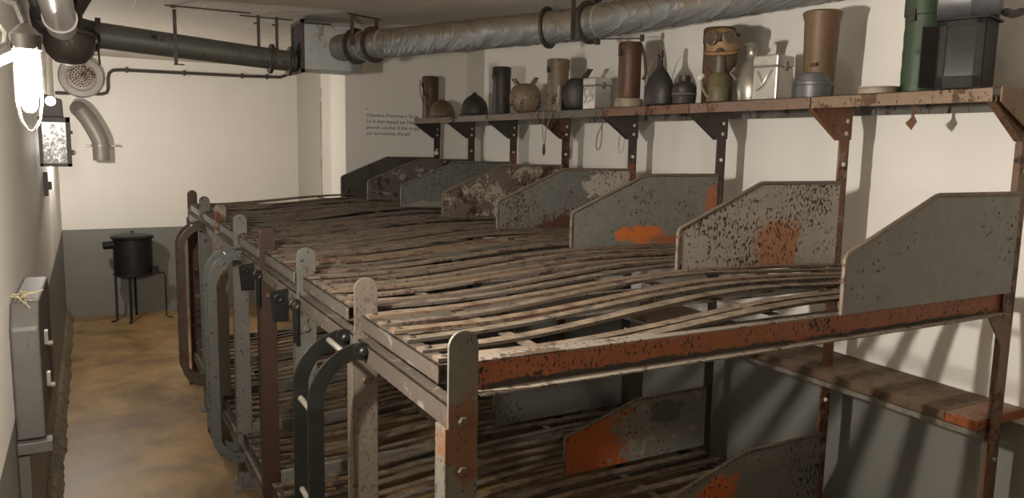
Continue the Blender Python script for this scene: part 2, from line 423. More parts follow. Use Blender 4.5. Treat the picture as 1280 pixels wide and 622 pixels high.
rim_m = rusty('headboard_rim_rust', (.17, .13, .095), rust=(.10, .055, .035), amount=.4, speck=.3, seed=43, cluster=9)
rim_dark = rusty('headboard_rim_dark', (.13, .115, .095), rust=(.05, .03, .02), amount=.3, speck=.3, seed=44, cluster=9)
flabel = [
    'nearest steel bunk divider, plain grey headboard, orange side rail, round-topped post with two bolts',
    'bunk divider with pale rust-pitted headboard and speckled front post, second from the camera',
    'bunk divider whose grey upper headboard has a bright orange patch, orange headboard below',
    'bunk divider with reddish-brown front post and headboard peeling white at its upper corner',
    'bunk divider with brown headboard peeling in pale patches and pale grey front post',
    'bunk divider with plain dark grey headboard between a peeling one and a mottled one',
    'bunk divider with dark mottled headboard, second from the far end wall',
    'farthest bunk divider, darkest headboard and rust-brown front post, beside the end wall']
flange_m = rusty('rail_flange_dust', (.20, .17, .135), rust=(.08, .05, .03), amount=.35, speck=.35, seed=45, cluster=9, rough=.8)
def head_poly(z0, zf, zt, x0=1.156, xk=1.554, x1=2.0):
    return [(x0, z0), (x0, zf), (xk, zt), (x1, zt), (x1, z0)]
for i, y in enumerate(YY):
    root = thing('bunk_divider', (0, y, 0), flabel[i], 'bunk divider', 'steel bunk dividers in a row')
    xo = -.015 if i == 0 else 0
    # front post: round-topped flat bar with a folded flange below the bed rail
    pts = [(xo-.035, 0), (xo+.035, 0), (xo+.035, 1.475)]+[(xo+.035*math.cos(a*PI/12), 1.475+.035*math.sin(a*PI/12)) for a in range(1, 12)]+[(xo-.035, 1.475)]
    mb = MB().prism(pts, 'y', y-.004, y+.004)
    mb.box((xo-.042, y-.004, 0), (xo-.035, y+.05, 1.30))
    mb.box((xo-.07, y-.05, 0), (xo+.06, y+.08, .012))
    post = mb.build('front_post', front_m[i], root, bevel=.0015)
    for bz in (1.313, 1.203):
        b = MB().lathe([(.012, 0), (.012, .008), (.009, .010)], (xo-.002, y-.004, bz), 6, mat=Matrix.Rotation(PI/2, 4, 'X'))
        b.build('bolt', 'bolt_dark', post)
    # rear post: angle iron with shelf bracket at its top
    mb = MB().box((XREAR-.028, y-.004, 0), (XREAR+.028, y+.004, 2.08)).box((XREAR+.022, y-.004, 0), (XREAR+.028, y+.045, 2.08))
    rp = mb.build('rear_post', rear_m[i], root, bevel=.001)
    for bz in (1.97, 2.02, 1.845, .85, .35):
        MB().lathe([(.009, 0), (.009, .007), (.005, .010)], (XREAR-.002+(.003 if bz > 2 else 0), y-.004, bz), 8, mat=Matrix.Rotation(PI/2, 4, 'X')).build('bolt', 'white_bolt' if i else 'steel', rp)
    mb = MB().prism([(1.815, 2.078), (1.815, 2.062), (1.985, 1.945), (2.05, 1.945), (2.05, 2.078)], 'y', y-.009, y-.005)
    mb.strip([(1.812, y+.006, 2.062), (1.985, y+.006, 1.943)], (0, 1, 0), .026, .004)
    mb.build('shelf_bracket', rear_m[i], root)
    # headboards, pressed sheet with a rolled rim along the front and top
    for (z0, zf, zt, mm, kind) in ((1.44, 1.611, 1.772, up_m[i], 'u'), (.40, .585, .705, low_m[i], 'l')):
        hb = MB().prism(head_poly(z0, zf, zt), 'y', y-.013, y-.009)
        hb = hb.build('headboard', mm, root)
        pth = [(1.156, y-.013, z0), (1.156, y-.013, zf-.012), (1.162, y-.013, zf), (1.545, y-.013, zt-.003), (1.56, y-.013, zt), (1.995, y-.013, zt)]
        MB().tube(pth, .0075, 8).build('rim', rim_m if i in (0, 1, 2, 3, 4) else rim_dark, hb, smooth=True)
    # side rails under the headboards (channel with top and bottom flanges)
    for (zt, zb, mm) in ((1.431 if i == 0 else 1.392, 1.370 if i == 0 else 1.335, side_m if i == 0 else dark_side), (.345, .290, dark_side)):
        sr = MB().box((.035+xo, y+.012, zb), (2.0, y+.017, zt)).build('side_rail', mm, root)
        MB().box((.035+xo, y+.012, zt), (1.995, y+.062 if i == 0 and zt > 1 else y+.04, zt+.004)).build('top_flange', flange_m, sr)
        MB().box((.035+xo, y-.020, zb-.004), (1.995, y+.017, zb)).build('bottom_flange', flange_m, sr)
    # gusset at the rear end
    MB().prism([(1.99, 1.36), (1.90, 1.36), (1.99, 1.25)], 'y', y-.008, y-.004).build('gusset', rear_m[i], root)
    if i in (2, 3):       # empty ladder hanger: ring, drop bar and tab plate
        mb = MB().torus((xo-.052, y-.03, 1.305), .016, .007, 'y', 18, 8)
        mb.box((xo-.058, y-.035, 1.16), (xo-.043, y-.025, 1.292))
        mb.build('ladder_hanger', 'dark_steel', root, smooth=True)
        MB().prism([(-.10, 1.32), (-.03, 1.33), (-.03, 1.20), (-.09, 1.20)], 'y', y+.16, y+.166).torus((-.07, y+.155, 1.295), .012, .004, 'y', 14, 6).build('tab_plate', 'dark_steel', root)

slat_mats = [rusty('slat_dust_rust', c, rust=r, amount=a, speck=.3, seed=50+k, cluster=9, dust=.7, rough=.8)
             for k, (c, r, a) in enumerate([((.15, .112, .08), (.075, .036, .02), .4), ((.12, .09, .065), (.06, .03, .018), .45),
                                            ((.17, .115, .072), (.11, .05, .025), .45), ((.10, .08, .062), (.04, .024, .016), .4)])]
rail_shade_mats = [rusty('bed_rail_paint_and_shade', c, rust=(.12, .08, .055), amount=.3, speck=.3, seed=60+k, cluster=8, bare=(.2, .175, .14), bare_amt=.2)
             for k, c in enumerate([(.085, .068, .053), (.12, .10, .08), (.19, .165, .13), (.26, .23, .18), (.30, .27, .22), (.28, .25, .21), (.24, .21, .18)])]  # near rails darker, far ones paler: uneven lamplight put into the paint
bay_where = ['in the bay nearest the camera', 'in the second bay from the camera', 'in the third bay from the camera', 'in the middle bay of seven',
             'in the third bay from the far end', 'in the second bay from the far end', 'in the farthest bay, by the end wall']
bay_look = ['peeling front rail', 'dusty brown slats', 'rust-tinted slats', 'pale front rail', 'brown slats', 'dull brown slats', 'dark slats']
rnd = random.Random(11)
def rise(x):
    u = min(1, max(0, (x-.15)/1.0)); return .060*u*u*(3-2*u)-.028*max(0, (x-1.15)/.85)**1.5
for tier, zt in (('upper', 1.436), ('lower', .345)):
    for i in range(7):
        ya, yb = YY[i]+.022, YY[i+1]-.022
        ra, rb = YY[i]+.135, YY[i+1]-.008
        z = zt
        root = thing('slatted_bed', (0, YY[i], z), '%s slatted bed %s%s' % (tier, bay_where[i], (', '+bay_look[i]) if tier == 'upper' else ', under the upper tier'), 'bed', '%s slatted steel beds' % tier)
        # front rail: a channel whose top flange carries the slats, rivets on top
        RX0 = -.014; zr = z-.038
        mb = MB().box((RX0, ra, zr-.046), (RX0+.005, rb, zr)).box((RX0, ra, zr-.004), (RX0+.045, rb, zr)).box((RX0, ra, zr-.046), (RX0+.03, rb, zr-.042))
        fr = mb.build('front_rail', rail_shade_mats[i] if tier == 'upper' else rail_shade_mats[0], root, bevel=.001)
        # angle below with its flange turned inward
        mb = MB().box((RX0-.016, YY[i]+.030, zr-.118), (RX0-.011, rb-.012, zr-.064)).box((RX0-.016, YY[i]+.030, zr-.069), (RX0+.02, rb-.012, zr-.064))
        mb.build('frame_angle', rail_shade_mats[i] if tier == 'upper' else dark_side, root, bevel=.001)
        mb = MB().box((1.985, ya, z-.05), (1.99, yb, z)).box((1.95, ya, z-.004), (1.99, yb, z))
        mb.build('rear_rail', dark_side, root)
        ns = 7
        pitch = .098
        for k in range(ns):
            yc = YY[i]+.062+pitch*k
            amp = .030+rnd.uniform(-.006, .008); ph = rnd.uniform(-.12, .12)
            dev = rnd.choice([0, 0, 0, 0, .010, -.012, -.022 if i > 2 else .008]); yd = rnd.uniform(-.008, .008); yw = rnd.uniform(-.008, .008)
            pth = []
            for q in range(33):
                s_ = q/32; x = RX0+.004+s_*1.985
                zz = zr+.006+rise(x)
                zz += dev*math.sin(PI*s_)*math.sin(PI*(s_+ph))
                if tier == 'lower': zz += -.02*math.sin(PI*s_)+.035*s_
                zz += .0025*math.sin(9*s_+k*2.1+i)
                pth.append((x, yc+yd*math.sin(PI*s_)+yw*math.sin(2*PI*s_), zz))
            w_ = .035 if k % 2 else .040
            MB().strip(pth, (0, 1, 0), w_, .009).build('slat', slat_mats[(i*3+k+rnd.randint(0, 3)) % 4], root)
            MB().lathe([(.010, 0), (.0095, .004), (.006, .007)], (.012, yc, zr+.008), 10).build('rivet', 'dark_tin', fr)
        for x in (.27, .95, 1.45):
            s_ = (x+.01)/1.985
            zz = zr-.003+rise(x)-(.02*math.sin(PI*s_)-.035*s_ if tier == 'lower' else 0)
            MB().box((x-.018, ya+.02, zz-.002), (x+.018, yb-.01, zz+.002)).build('cross_strap', slat_mats[3], root)

# ---------------------------------------------------------------- ladders hung on the posts
def ladder(y, mat, label, z_hook=1.30, z_low=.27):
    root = thing('bunk_ladder', (0, y, 0), label, 'ladder', 'curved bunk ladders along the aisle')
    for yy in (y, y+.17):
        xo = -.198
        R = .165
        outer = [(-.035, z_hook+.045)]+[(xo+R+R*math.cos(a), z_hook-.12+R*math.sin(a)) for a in [math.radians(d) for d in range(95, 181, 8)]]
        inner = [(-.035, z_hook)]+[(xo+R+(R-.045)*math.cos(a), z_hook-.12+(R-.045)*math.sin(a)) for a in [math.radians(d) for d in range(95, 181, 8)]]
        oz = [(xo+R+R*math.cos(a), z_low+.12-R*math.sin(a)*1.0) for a in [math.radians(d) for d in range(180, 94, -8)]]+[(-.035, z_low-.045)]
        iz = [(xo+R+(R-.045)*math.cos(a), z_low+.12-(R-.045)*math.sin(a)) for a in [math.radians(d) for d in range(180, 94, -8)]]+[(-.035, z_low)]
        O = outer+oz; I = inner+iz
        mb = MB(); A = []
        for t_, pts in ((yy-.004, 0), (yy+.004, 1)):
            A.append(([mb.bm.verts.new((x, t_, z)) for x, z in O], [mb.bm.verts.new((x, t_, z)) for x, z in I]))
        n = len(O)
        for k in range(n-1):
            for s_ in (0, 1): mb.face([A[s_][0][k], A[s_][0][k+1], A[s_][1][k+1], A[s_][1][k]])
            mb.face([A[0][0][k], A[0][0][k+1], A[1][0][k+1], A[1][0][k]]); mb.face([A[0][1][k], A[0][1][k+1], A[1][1][k+1], A[1][1][k]])
        for k in (0, n-1): mb.face([A[0][0][k], A[0][1][k], A[1][1][k], A[1][0][k]])
        mb.lathe([(.026, 0), (.026, .010)], (-.045, yy-.001, z_hook+.020), 20, mat=Matrix.Rotation(PI/2, 4, 'X'))
        st = mb.build('stile', mat, root, bevel=.0012)
        MB().lathe([(.013, 0), (.013, .012), (.008, .016)], (-.043, yy-.008, z_hook+.020), 12, mat=Matrix.Rotation(PI/2, 4, 'X')).build('pivot_bolt', mat, st)
    for x, z in ((-.09, z_hook+.016), (-.175, 1.15), (-.176, .87), (-.176, .58), (-.11, z_low-.012)):
        MB().tube([(x, y, z), (x, y+.17, z)], .0085, 10).build('rung', 'steel', root, smooth=True)
ladder(2.04, 'dark_steel', 'near black-green curved ladder hooked on the speckled second front post')
ladder(4.04, 'ladder_grey', 'grey curved ladder hooked to the bunks, middle one of three')
ladder(5.45, 'ladder_rust', 'farthest curved ladder, rust streaked, in front of the stove end of the aisle')

# ---------------------------------------------------------------- long shelf over the bunks, one steel tray per bay
sh_c = [((.34, .235, .15), (.16, .085, .045), .35), ((.30, .20, .145), (.22, .09, .045), .35), ((.26, .135, .075), (.15, .06, .03), .45), ((.16, .135, .11), (.10, .05, .03), .3),
        ((.24, .175, .125), (.10, .05, .03), .35), ((.30, .25, .20), (.07, .04, .03), .4), ((.25, .19, .135), (.09, .05, .035), .35)]
sh_lab = ['sandy rust shelf tray nearest the camera, under the dark metal lantern', 'shelf tray carrying the gas mask and the large aluminium box', 'orange-rusted shelf tray under the round dark bottle',
          'grey shelf tray with the small aluminium box on it', 'brown shelf tray under the two-spouted canteen', 'speckled pale shelf tray with the pointed dark helmet', 'farthest shelf tray holding the mottled brown helmet']
for i in range(7):
    ya, yb = YY[i]+.004, YY[i+1]-.004
    if i == 0: ya = YY[0]-.0
    root = thing('shelf_tray', (1.92, (ya+yb)/2, 2.08), sh_lab[i], 'shelf', 'steel trays of the long wall shelf')
    mm = rusty('shelf_tray_rust', sh_c[i][0], rust=sh_c[i][1], amount=sh_c[i][2], speck=.3, seed=70+i, cluster=6, dust=.4)
    mb = MB().box((1.805, ya, 2.104), (2.205, yb, 2.108)).box((1.805, ya, 2.062), (1.809, yb, 2.108))
    mb.build('tray', mm, root, bevel=.001)
    MB().box((2.205, ya, 2.05), (2.210, yb, 2.108)).build('back_flange', dark_side, root)
# slanted end plate of the near tray
ep = MB()
ep.prism([(1.805, 2.108), (1.805, 2.062), (2.02, 1.955), (2.05, 1.955), (2.22, 2.03), (2.22, 2.108)], 'y', YY[0]-.03, YY[0]-.024)
o = ep.build('shelf_end_plate', rusty('end_plate_rust', (.30, .17, .09), rust=(.42, .12, .04), amount=.35, speck=.2, seed=90, cluster=8))
tag(o, 'slanted rusty orange end plate closing the near end of the long shelf', 'shelf end')

# lower ledge behind the bunks
root = thing('wall_ledge', (2.0, 4.0, .94), 'long dusty brown plank ledge on the wall behind the lower bunks, orange near end', 'ledge')
LE = .995
MB().prism([(1.925, 1.561), (xw(1.6)-.002, 1.561), (xw(6.5)-.002, 6.5), (1.925, 6.5)], 'z', LE-.034, LE).build('plank', 'plank', root, bevel=.003)
MB().prism([(1.925, 1.45), (xw(1.45)-.002, 1.45), (xw(1.6)-.002, 1.56), (1.925, 1.56)], 'z', LE-.034, LE).build('orange_end', 'orange_end', root, bevel=.003)
MB().box((1.917, 1.445, LE-.050), (1.923, 6.5, LE-.034)).box((1.917, 1.445, LE-.054), (1.95, 6.5, LE-.050)).build('steel_edge', 'steel', root)

# ---------------------------------------------------------------- things on the shelf
ZS = 2.109
def R_(ax, deg): return Matrix.Rotation(math.radians(deg), 4, ax)
def mask_tin(x, y, r, h, mat, label, name='gas_mask_tin', ribs=0, strap=None, topm=None, taper=0.0, tilt=0):
    root = thing(name, (x, y, ZS), label, 'tin')
    prof = [(r*.96, 0), (r, .006), (r, h*.80), (r+.003, h*.805), (r+.003, h-.008), (r*.96, h), (r*.5, h+.003)]
    if ribs:
        prof = [(r*.96, 0)]
        for k in range(ribs): prof += [(r, h*.78*(k+.1)/ribs+.005), (r-.002, h*.78*(k+.5)/ribs+.005)]
        prof += [(r, h*.8), (r+.004, h*.81), (r+.004, h-.006), (r*.96, h)]
    if taper: prof = [(p[0]*(1+taper*p[1]/h), p[1]) for p in prof]
    MB().lathe(prof, (x, y, ZS), 36).build('body', mat, root, smooth=True)
    # hinge and clasp of the lid
    MB().box((x-r-.010, y-.012, ZS+h*.74), (x-r+.004, y+.012, ZS+h*.86)).build('clasp', 'dark_tin', root)
    if strap:
        a = []
        for k in range(15):
            t_ = k/14
            a.append((x-r-.012-.015*math.sin(PI*t_), y+.035*math.cos(PI*t_*1.0)-.01, ZS+h*.92-(h*.62)*t_))
        MB().strip(a, (0, 1, 0), .014, .003).build('strap', strap, root)
    return root
mask_tin(1.90, 6.20, .068, .35, 'brown_tin', 'dark brown tin with hanging strap, at the far left end of the shelf', strap='leather_brown')
r_ = mask_tin(1.93, 4.962, .064, .335, 'dark_tin', 'tall dark tin with a brown leather strap across it, right of the pointed helmet')
a = [(1.93-.064*math.cos(t_*PI*.9)-.012, 4.962-.07*math.sin(t_*PI*.9)-.006, ZS+.29-.25*t_) for t_ in [k/12 for k in range(13)]]
MB().strip(a, (0, 0, 1), .018, .004).build('strap', 'leather_brown', r_)
mask_tin(1.93, 4.206, .068, .325, 'drab_tin', 'drab brown fluted cylinder tin between the two brown canteens', ribs=9)
r_ = mask_tin(1.93, 3.471, .062, .297, 'redrust_tin', 'tall red-rusted tin standing on a flat pale round tin')
for ob in [r_]+list(r_.children): pass
MB().tube([(1.93+.046, 3.471-.036, ZS+.28), (1.93+.062, 3.471-.048, ZS+.22), (1.93+.070, 3.471-.055, ZS+.13), (1.93+.058, 3.471-.045, ZS+.10)], .009, 8).build('strap', 'leather_brown', r_, smooth=True)
r_.location.z += .055
r2 = MB().lathe([(.07, 0), (.076, .006), (.076, .040), (.070, .052), (.04, .0535)], (1.93, 3.471, ZS), 32).build('round_tin', 'pale_tin', smooth=True)
tag(r2, 'flat pale dented round tin under the tall red-rusted tin', 'tin')
mask_tin(2.06, 2.93, .074, .375, 'redrust_tin', 'tall rusted brown tin standing behind the gas mask')
mask_tin(2.02, 1.83, .066, .352, 'green_tin', 'green cylinder tin half behind the dark metal lantern', ribs=4)

# mottled helmet
def helmet(x, y, r, h, mat, label, comb=False):
    root = thing('helmet', (x, y, ZS), label, 'helmet')
    prof = [(r*1.10, .0), (r*1.12, .006), (r*1.0, .018)]+[(r*math.cos(a), .018+(h-.018)*math.sin(a)) for a in [math.radians(k) for k in range(8, 90, 9)]]
    if comb: prof = [(r*1.10, 0), (r*1.12, .005), (r*1.0, .02), (r*.99, h*.30), (r*.92, h*.48), (r*.80, h*.63), (r*.62, h*.75), (r*.40, h*.84), (r*.22, h*.9), (r*.13, h*.96), (r*.07, h)]
    MB().lathe(prof, (x, y, ZS), 36, sx=.94, sy=1.05).build('shell', mat, root, smooth=True)
    MB().torus((x, y, ZS+.008), r*1.08, .005, 'z', 36, 8, .94, 1.05).build('brim', mat, root, smooth=True)
    return root
helmet(1.92, 6.0, .112, .15, 'helmet_camo', 'mottled brown steel helmet beside the dark strapped tin', False)
helmet(1.92, 5.38, .108, .18, 'helmet_dark', 'dark brown helmet rising to a small pointed top', True)

def canteen(x, y, w_, h, mat, label, spouts, depth=.035, strap=None, neck=.018, rot=0, body_h=None):
    """flattened round canteen; spouts: list of (dx, lean)"""
    root = thing('canteen', (x, y, ZS), label, 'canteen')
    bh = body_h or h*.74
    mb = MB(); n = 28
    RZ = R_('Z', rot)
    rings = []
    for j in range(15):
        t_ = -PI/2+PI*j/14
        zz = bh/2+bh/2*math.sin(t_)
        k_ = max(.03, math.cos(t_))**.62
        rings.append([mb.bm.verts.new(Vector((x, y, ZS))+RZ @ Vector((depth*k_*math.sin(q*2*PI/n), w_/2*k_*math.cos(q*2*PI/n), zz))) for q in range(n)])
    for A, B in zip(rings, rings[1:]):
        for q in range(n): mb.face([A[q], A[(q+1) % n], B[(q+1) % n], B[q]])
    mb.face(rings[0][::-1]); mb.face(rings[-1])
    for dy, lean, top in spouts:
        p0 = Vector((0, dy*.7, bh*.74)); p1 = Vector((0, dy*.9, bh*.98)); p2 = Vector((0, dy+lean, top))
        mb.tube([Vector((x, y, ZS))+RZ @ p for p in (p0, p1, p2)], [neck*1.5, neck*.9, neck*.75], 14)
        mb.torus(tuple(Vector((x, y, ZS))+RZ @ p2), neck*.82, .004, 'z', 16, 6)
    mb.build('body', mat, root, smooth=True)
    return root
canteen(1.92, 4.60, .215, .235, 'drab_tin', 'round brown canteen with two short spouts', [(.062, .016, .226), (-.052, -.018, .236)], .045, neck=.019, rot=62, body_h=.20)
canteen(1.95, 4.02, .17, .25, 'dark_tin', 'dark dented canteen with one leaning spout left of small aluminium box', [(-.048, -.030, .25)], .045, neck=.019, rot=58, body_h=.20)
# round bottle
root = thing('round_bottle', (1.95, 3.235, ZS), 'dark round-bellied bottle with a narrow corked neck', 'bottle')
MB().lathe([(.062, 0), (.084, .015), (.090, .06), (.088, .10), (.076, .135), (.050, .172), (.026, .198), (.018, .215), (.016, .255), (.020, .258), (.020, .268), (.016, .270)], (1.95, 3.235, ZS), 36, sx=.72).build('body', 'dark_tin', root, smooth=True)
MB().lathe([(.012, 0), (.014, .022), (.006, .026)], (1.95, 3.235, ZS+.268), 14).build('stopper', 'brown_tin', root, smooth=True)
MB().tube([(1.95, 3.25, ZS+.262), (1.93, 3.28, ZS+.24), (1.925, 3.31, ZS+.17), (1.925, 3.318, ZS+.12)], .003, 6).build('wire_bail', 'wire', root)
# small filter pot
root = thing('filter_canister', (1.90, 2.985, ZS), 'small squat dark ribbed filter can right of the round bottle', 'filter')
MB().lathe([(.048, 0), (.056, .006), (.058, .045), (.055, .050), (.055, .056), (.058, .061), (.058, .085), (.046, .104), (.030, .110), (.028, .112), (.028, .140), (.020, .143)], (1.90, 2.985, ZS), 32).build('body', 'dark_tin', root, smooth=True)
MB().torus((1.90, 2.985, ZS+.052), .058, .004, 'z', 30, 6).build('band', 'steel', root, smooth=True)
# gas mask with its olive filter
gx, gy = 1.895, 2.735
root = thing('gas_mask', (gx, gy, ZS), 'tan rubber gas mask with two round eyepieces on an olive filter can', 'gas mask')
root.rotation_euler.z = 0
fd = Vector((-.80, -.60, 0)).normalized(); sd = Vector((.60, -.80, 0)).normalized()   # facing, sideways
def G_(f, s_, z): return Vector((gx, gy, ZS))+fd*f+sd*s_+Vector((0, 0, z))
MB().lathe([(.050, 0), (.055, .006), (.055, .055), (.057, .058), (.057, .066), (.055, .069), (.053, .115), (.040, .132), (.026, .140)], tuple(G_(.015, 0, 0)), 32).build('filter', 'olive', root, smooth=True)
mb = MB(); n = 32
prof = [(.060, .205, .0), (.070, .222, .0), (.074, .245, 0), (.076, .270, 0), (.073, .295, 0), (.062, .318, 0), (.043, .333, 0), (.018, .341, 0)]
rings = []
for r, z, q in prof:
    rings.append([mb.bm.verts.new(G_(r*.80*math.cos(k*2*PI/n)-.015, r*math.sin(k*2*PI/n), z)) for k in range(n)])
for A, B in zip(rings, rings[1:]):
    for k in range(n): mb.face([A[k], A[(k+1) % n], B[(k+1) % n], B[k]])
mb.face(rings[0][::-1]); mb.face(rings[-1])
fp = mb.build('facepiece', 'rubber_tan', root, smooth=True)
mb = MB(); rings = []
for r, z, f in ((.030, .125, .028), (.032, .160, .030), (.030, .205, .036), (.022, .232, .040), (.010, .245, .042)):
    rings.append([mb.bm.verts.new(G_(f+r*.8*math.cos(k*2*PI/20), r*math.sin(k*2*PI/20), z)) for k in range(20)])
for A, B in zip(rings, rings[1:]):
    for k in range(20): mb.face([A[k], A[(k+1) % 20], B[(k+1) % 20], B[k]])
mb.face(rings[0][::-1]); mb.face(rings[-1])
mb.build('mouthpiece', 'rubber_dark', root, smooth=True)
mb = MB(); rings = []   # dark chin of the facepiece, narrowing to the filter
for r, z in ((.034, .118), (.046, .135), (.062, .160), (.070, .185), (.071, .205), (.066, .222)):
    rings.append([mb.bm.verts.new(G_(r*.82*math.cos(k*2*PI/n)-.012, r*math.sin(k*2*PI/n), z)) for k in range(n)])
for A, B in zip(rings, rings[1:]):
    for k in range(n): mb.face([A[k], A[(k+1) % n], B[(k+1) % n], B[k]])
mb.face(rings[0][::-1]); mb.face(rings[-1])
mb.build('chin', 'rubber_dark', root, smooth=True)
MB().tube([G_(.0+.066*math.cos(a), .074*math.sin(a), .232-.016*math.cos(a)) for a in [math.radians(d) for d in range(-105, 106, 10)]], .009, 10).build('cheek_band', 'rubber_tan', fp, smooth=True)
MB().tube([G_(.050, -.014, .292), G_(.052, 0, .288), G_(.050, .014, .292)], [.012, .018, .012], 12).build('nose_bridge', 'rubber_dark', fp, smooth=True)
MB().tube([G_(-.01+.066*math.cos(a), .073*math.sin(a), .306) for a in [math.radians(d) for d in range(-100, 101, 10)]], .007, 8).build('head_strap', 'leather_brown', root, smooth=True)
for s_ in (-1, 1):
    c = G_(.046, s_*.037, .288); nrm = (fd+sd*s_*.42).normalized()
    rot = nrm.to_track_quat('Z', 'Y').to_matrix().to_4x4()
    e = MB().lathe([(.029, -.014), (.032, 0), (.032, .012), (.026, .015), (.024, .010)], tuple(c), 28, mat=rot).build('eyepiece', 'drab_tin', fp, smooth=True)
    MB().lathe([(.0245, .008), (.0235, .0125), (.012, .0145)], tuple(c), 24, mat=rot).build('glass', 'goggle', e, smooth=True)
MB().lathe([(.012, -.012), (.015, 0), (.012, .012)], tuple(G_(.03, -.082, .118)), 14, mat=R_('Y', 60)).build('side_button', 'tag', root, smooth=True)
MB().tube([G_(.03, -.082, .115), G_(.03, -.075, .07), G_(.05, -.05, .03), G_(.06, .03, .012)], .006, 8).build('hanging_strap', 'leather', root, smooth=True)
# curved grey canteen: tall bent flask
cx_, cy_ = 1.95, 2.60
root = thing('flask', (cx_, cy_, ZS), 'tall shiny grey-green kidney shaped flask between gas mask and large aluminium box', 'flask')
mb = MB(); rings = []; n = 28
for z, r, off in ((0, .040, .008), (.008, .052, .008), (.05, .058, .010), (.10, .056, .006), (.14, .047, -.002), (.18, .033, -.012), (.205, .024, -.016), (.225, .022, -.014), (.245, .025, -.008), (.262, .027, .0), (.264, .020, .001)):
    rings.append([mb.bm.verts.new((cx_+1.05*r*math.cos(k*2*PI/n)-off*1.1, cy_+r*1.15*math.sin(k*2*PI/n)-off*1.2, ZS+z)) for k in range(n)])
for A, B in zip(rings, rings[1:]):
    for k in range(n): mb.face([A[k], A[(k+1) % n], B[(k+1) % n], B[k]])
mb.face(rings[0][::-1]); mb.face(rings[-1])
mb.build('body', 'alu_dull', root, smooth=True)
MB().torus((cx_-.004, cy_+.018, ZS+.258), .026, .004, 'z', 20, 6, .75, 1.1).build('lip', 'alu_dull', root, smooth=True)
MB().tube([(cx_-.05, cy_+.04, ZS+.10), (cx_-.066, cy_+.06, ZS+.13), (cx_-.05, cy_+.05, ZS+.155)], .005, 8).build('strap_loop', 'steel', root, smooth=True)

def alu_box(x, y, w_, d, h, rot, label, loop=False):
    root = thing('aluminium_box', (x, y, ZS), label, 'box')
    root.rotation_euler.z = math.radians(rot)
    MB().box((-w_/2, -d/2, 0), (w_/2, d/2, h*.74)).build('body', 'alu', root, bevel=.006, world=False)
    MB().box((-w_/2-.002, -d/2-.002, h*.745), (w_/2+.002, d/2+.002, h)).build('lid', 'alu', root, bevel=.007, world=False)
    MB().box((-.012, -d/2-.007, h*.66), (.012, -d/2-.001, h*.86)).lathe([(.008, 0), (.008, .006)], (0, -d/2-.004, h*.78), 12, mat=Matrix.Rotation(PI/2, 4, 'X')).build('clasp', 'steel', root, world=False)
    # folded wire handle on the narrow end
    MB().tube([(-w_/2-.003, -d*.30, h*.66), (-w_/2-.016, -d*.24, h*.60), (-w_/2-.020, d*.02, h*.30), (-w_/2-.010, d*.26, h*.22)], .0035, 8).tube([(-w_/2-.003, d*.30, h*.66), (-w_/2-.016, d*.24, h*.60), (-w_/2-.020, .0, h*.33)], .0035, 8).build('handle', 'alu', root, smooth=True, world=False)
    return root
alu_box(1.93, 3.775, .125, .105, .182, 8, 'small square aluminium box with wire handle beside the dark canteen')
alu_box(1.93, 2.45, .13, .115, .19, 12, 'large shiny aluminium box with lid and clasp between flask and tall tan tin')
# tall tan tin with grey filter screwed on the front
root = thing('gas_mask_tin', (1.98, 2.27, ZS), 'tall tan-brown tin flaring at its lid with a grey banded foot', 'tin')
MB().lathe([(.058, 0), (.061, .005), (.070, .32), (.075, .332), (.079, .350), (.072, .357), (.03, .359)], (1.995, 2.265, ZS), 36).build('body', 'tan_tin', root, smooth=True)
MB().lathe([(.050, 0), (.070, .006), (.072, .055), (.075, .058), (.075, .070), (.071, .073), (.068, .095), (.060, .105), (.045, .108)], (1.975, 2.27, ZS), 36).build('grey_band', 'grey_blue', root, smooth=True)
MB().box((1.925, 2.225, ZS+.13), (1.937, 2.255, ZS+.145)).build('latch', 'brown_tin', root)
# flat lid lying between
o = MB().lathe([(.066, 0), (.072, .004), (.072, .022), (.075, .024), (.074, .030), (.064, .028), (.02, .024)], (1.93, 1.93, ZS), 36).build('tin_lid', 'pale_tin', smooth=True)
tag(o, 'flat shallow round lid lying alone on the shelf between tan tin and green tin', 'lid')
# dark sheet-metal lantern with a glazed front
lx, ly = 1.975, 1.635
root = thing('metal_lantern', (lx, ly, ZS), 'dark sheet metal box lantern with glass front and open side door, near shelf end', 'lantern')
root.rotation_euler.z = math.radians(-74); root.scale = (.84, .84, 1)
mb = MB().box((-.085, -.085, .012), (.085, -.079, .05)).box((-.085, -.085, .215), (.085, -.079, .235)).box((-.085, -.085, .012), (-.055, -.079, .235)).box((.050, -.085, .012), (.085, -.079, .235))
mb.box((-.085, .079, .012), (.085, .085, .235)).box((.079, -.085, .012), (.085, .085, .235)).box((-.085, -.085, .012), (-.079, .085, .235)).box((-.085, -.085, .008), (.085, .085, .013))
mb.build('body', 'lantern_black', root, bevel=.0015, world=False)
MB().prism([(-.098, -.098), (.098, -.098), (.098, .098), (-.098, .098)], 'z', .235, .243).build('roof', 'lantern_black', root, bevel=.002, world=False)
MB().box((-.055, -.081, .05), (.050, -.0795, .215)).build('glass_pane', 'glass', root, world=False)
MB().prism([(-.05, .03), (-.045, .016), (.045, .016), (.05, .03)], 'y', -.045, -.02).lathe([(.022, 0), (.022, .05), (.010, .06), (.008, .11)], (0, 0, .014), 16).build('burner', 'steel', root, world=False)
MB().prism([(-.087, -.087), (-.125, -.150), (-.130, -.146), (-.092, -.081)], 'z', .012, .215).build('door', 'lantern_black', root, bevel=.001, world=False)
for sx in (-1, 1):
    for sy in (-1, 1): MB().box((sx*.07-.01, sy*.07-.01, 0), (sx*.07+.01, sy*.07+.01, .010)).build('foot', 'lantern_black', root, world=False)
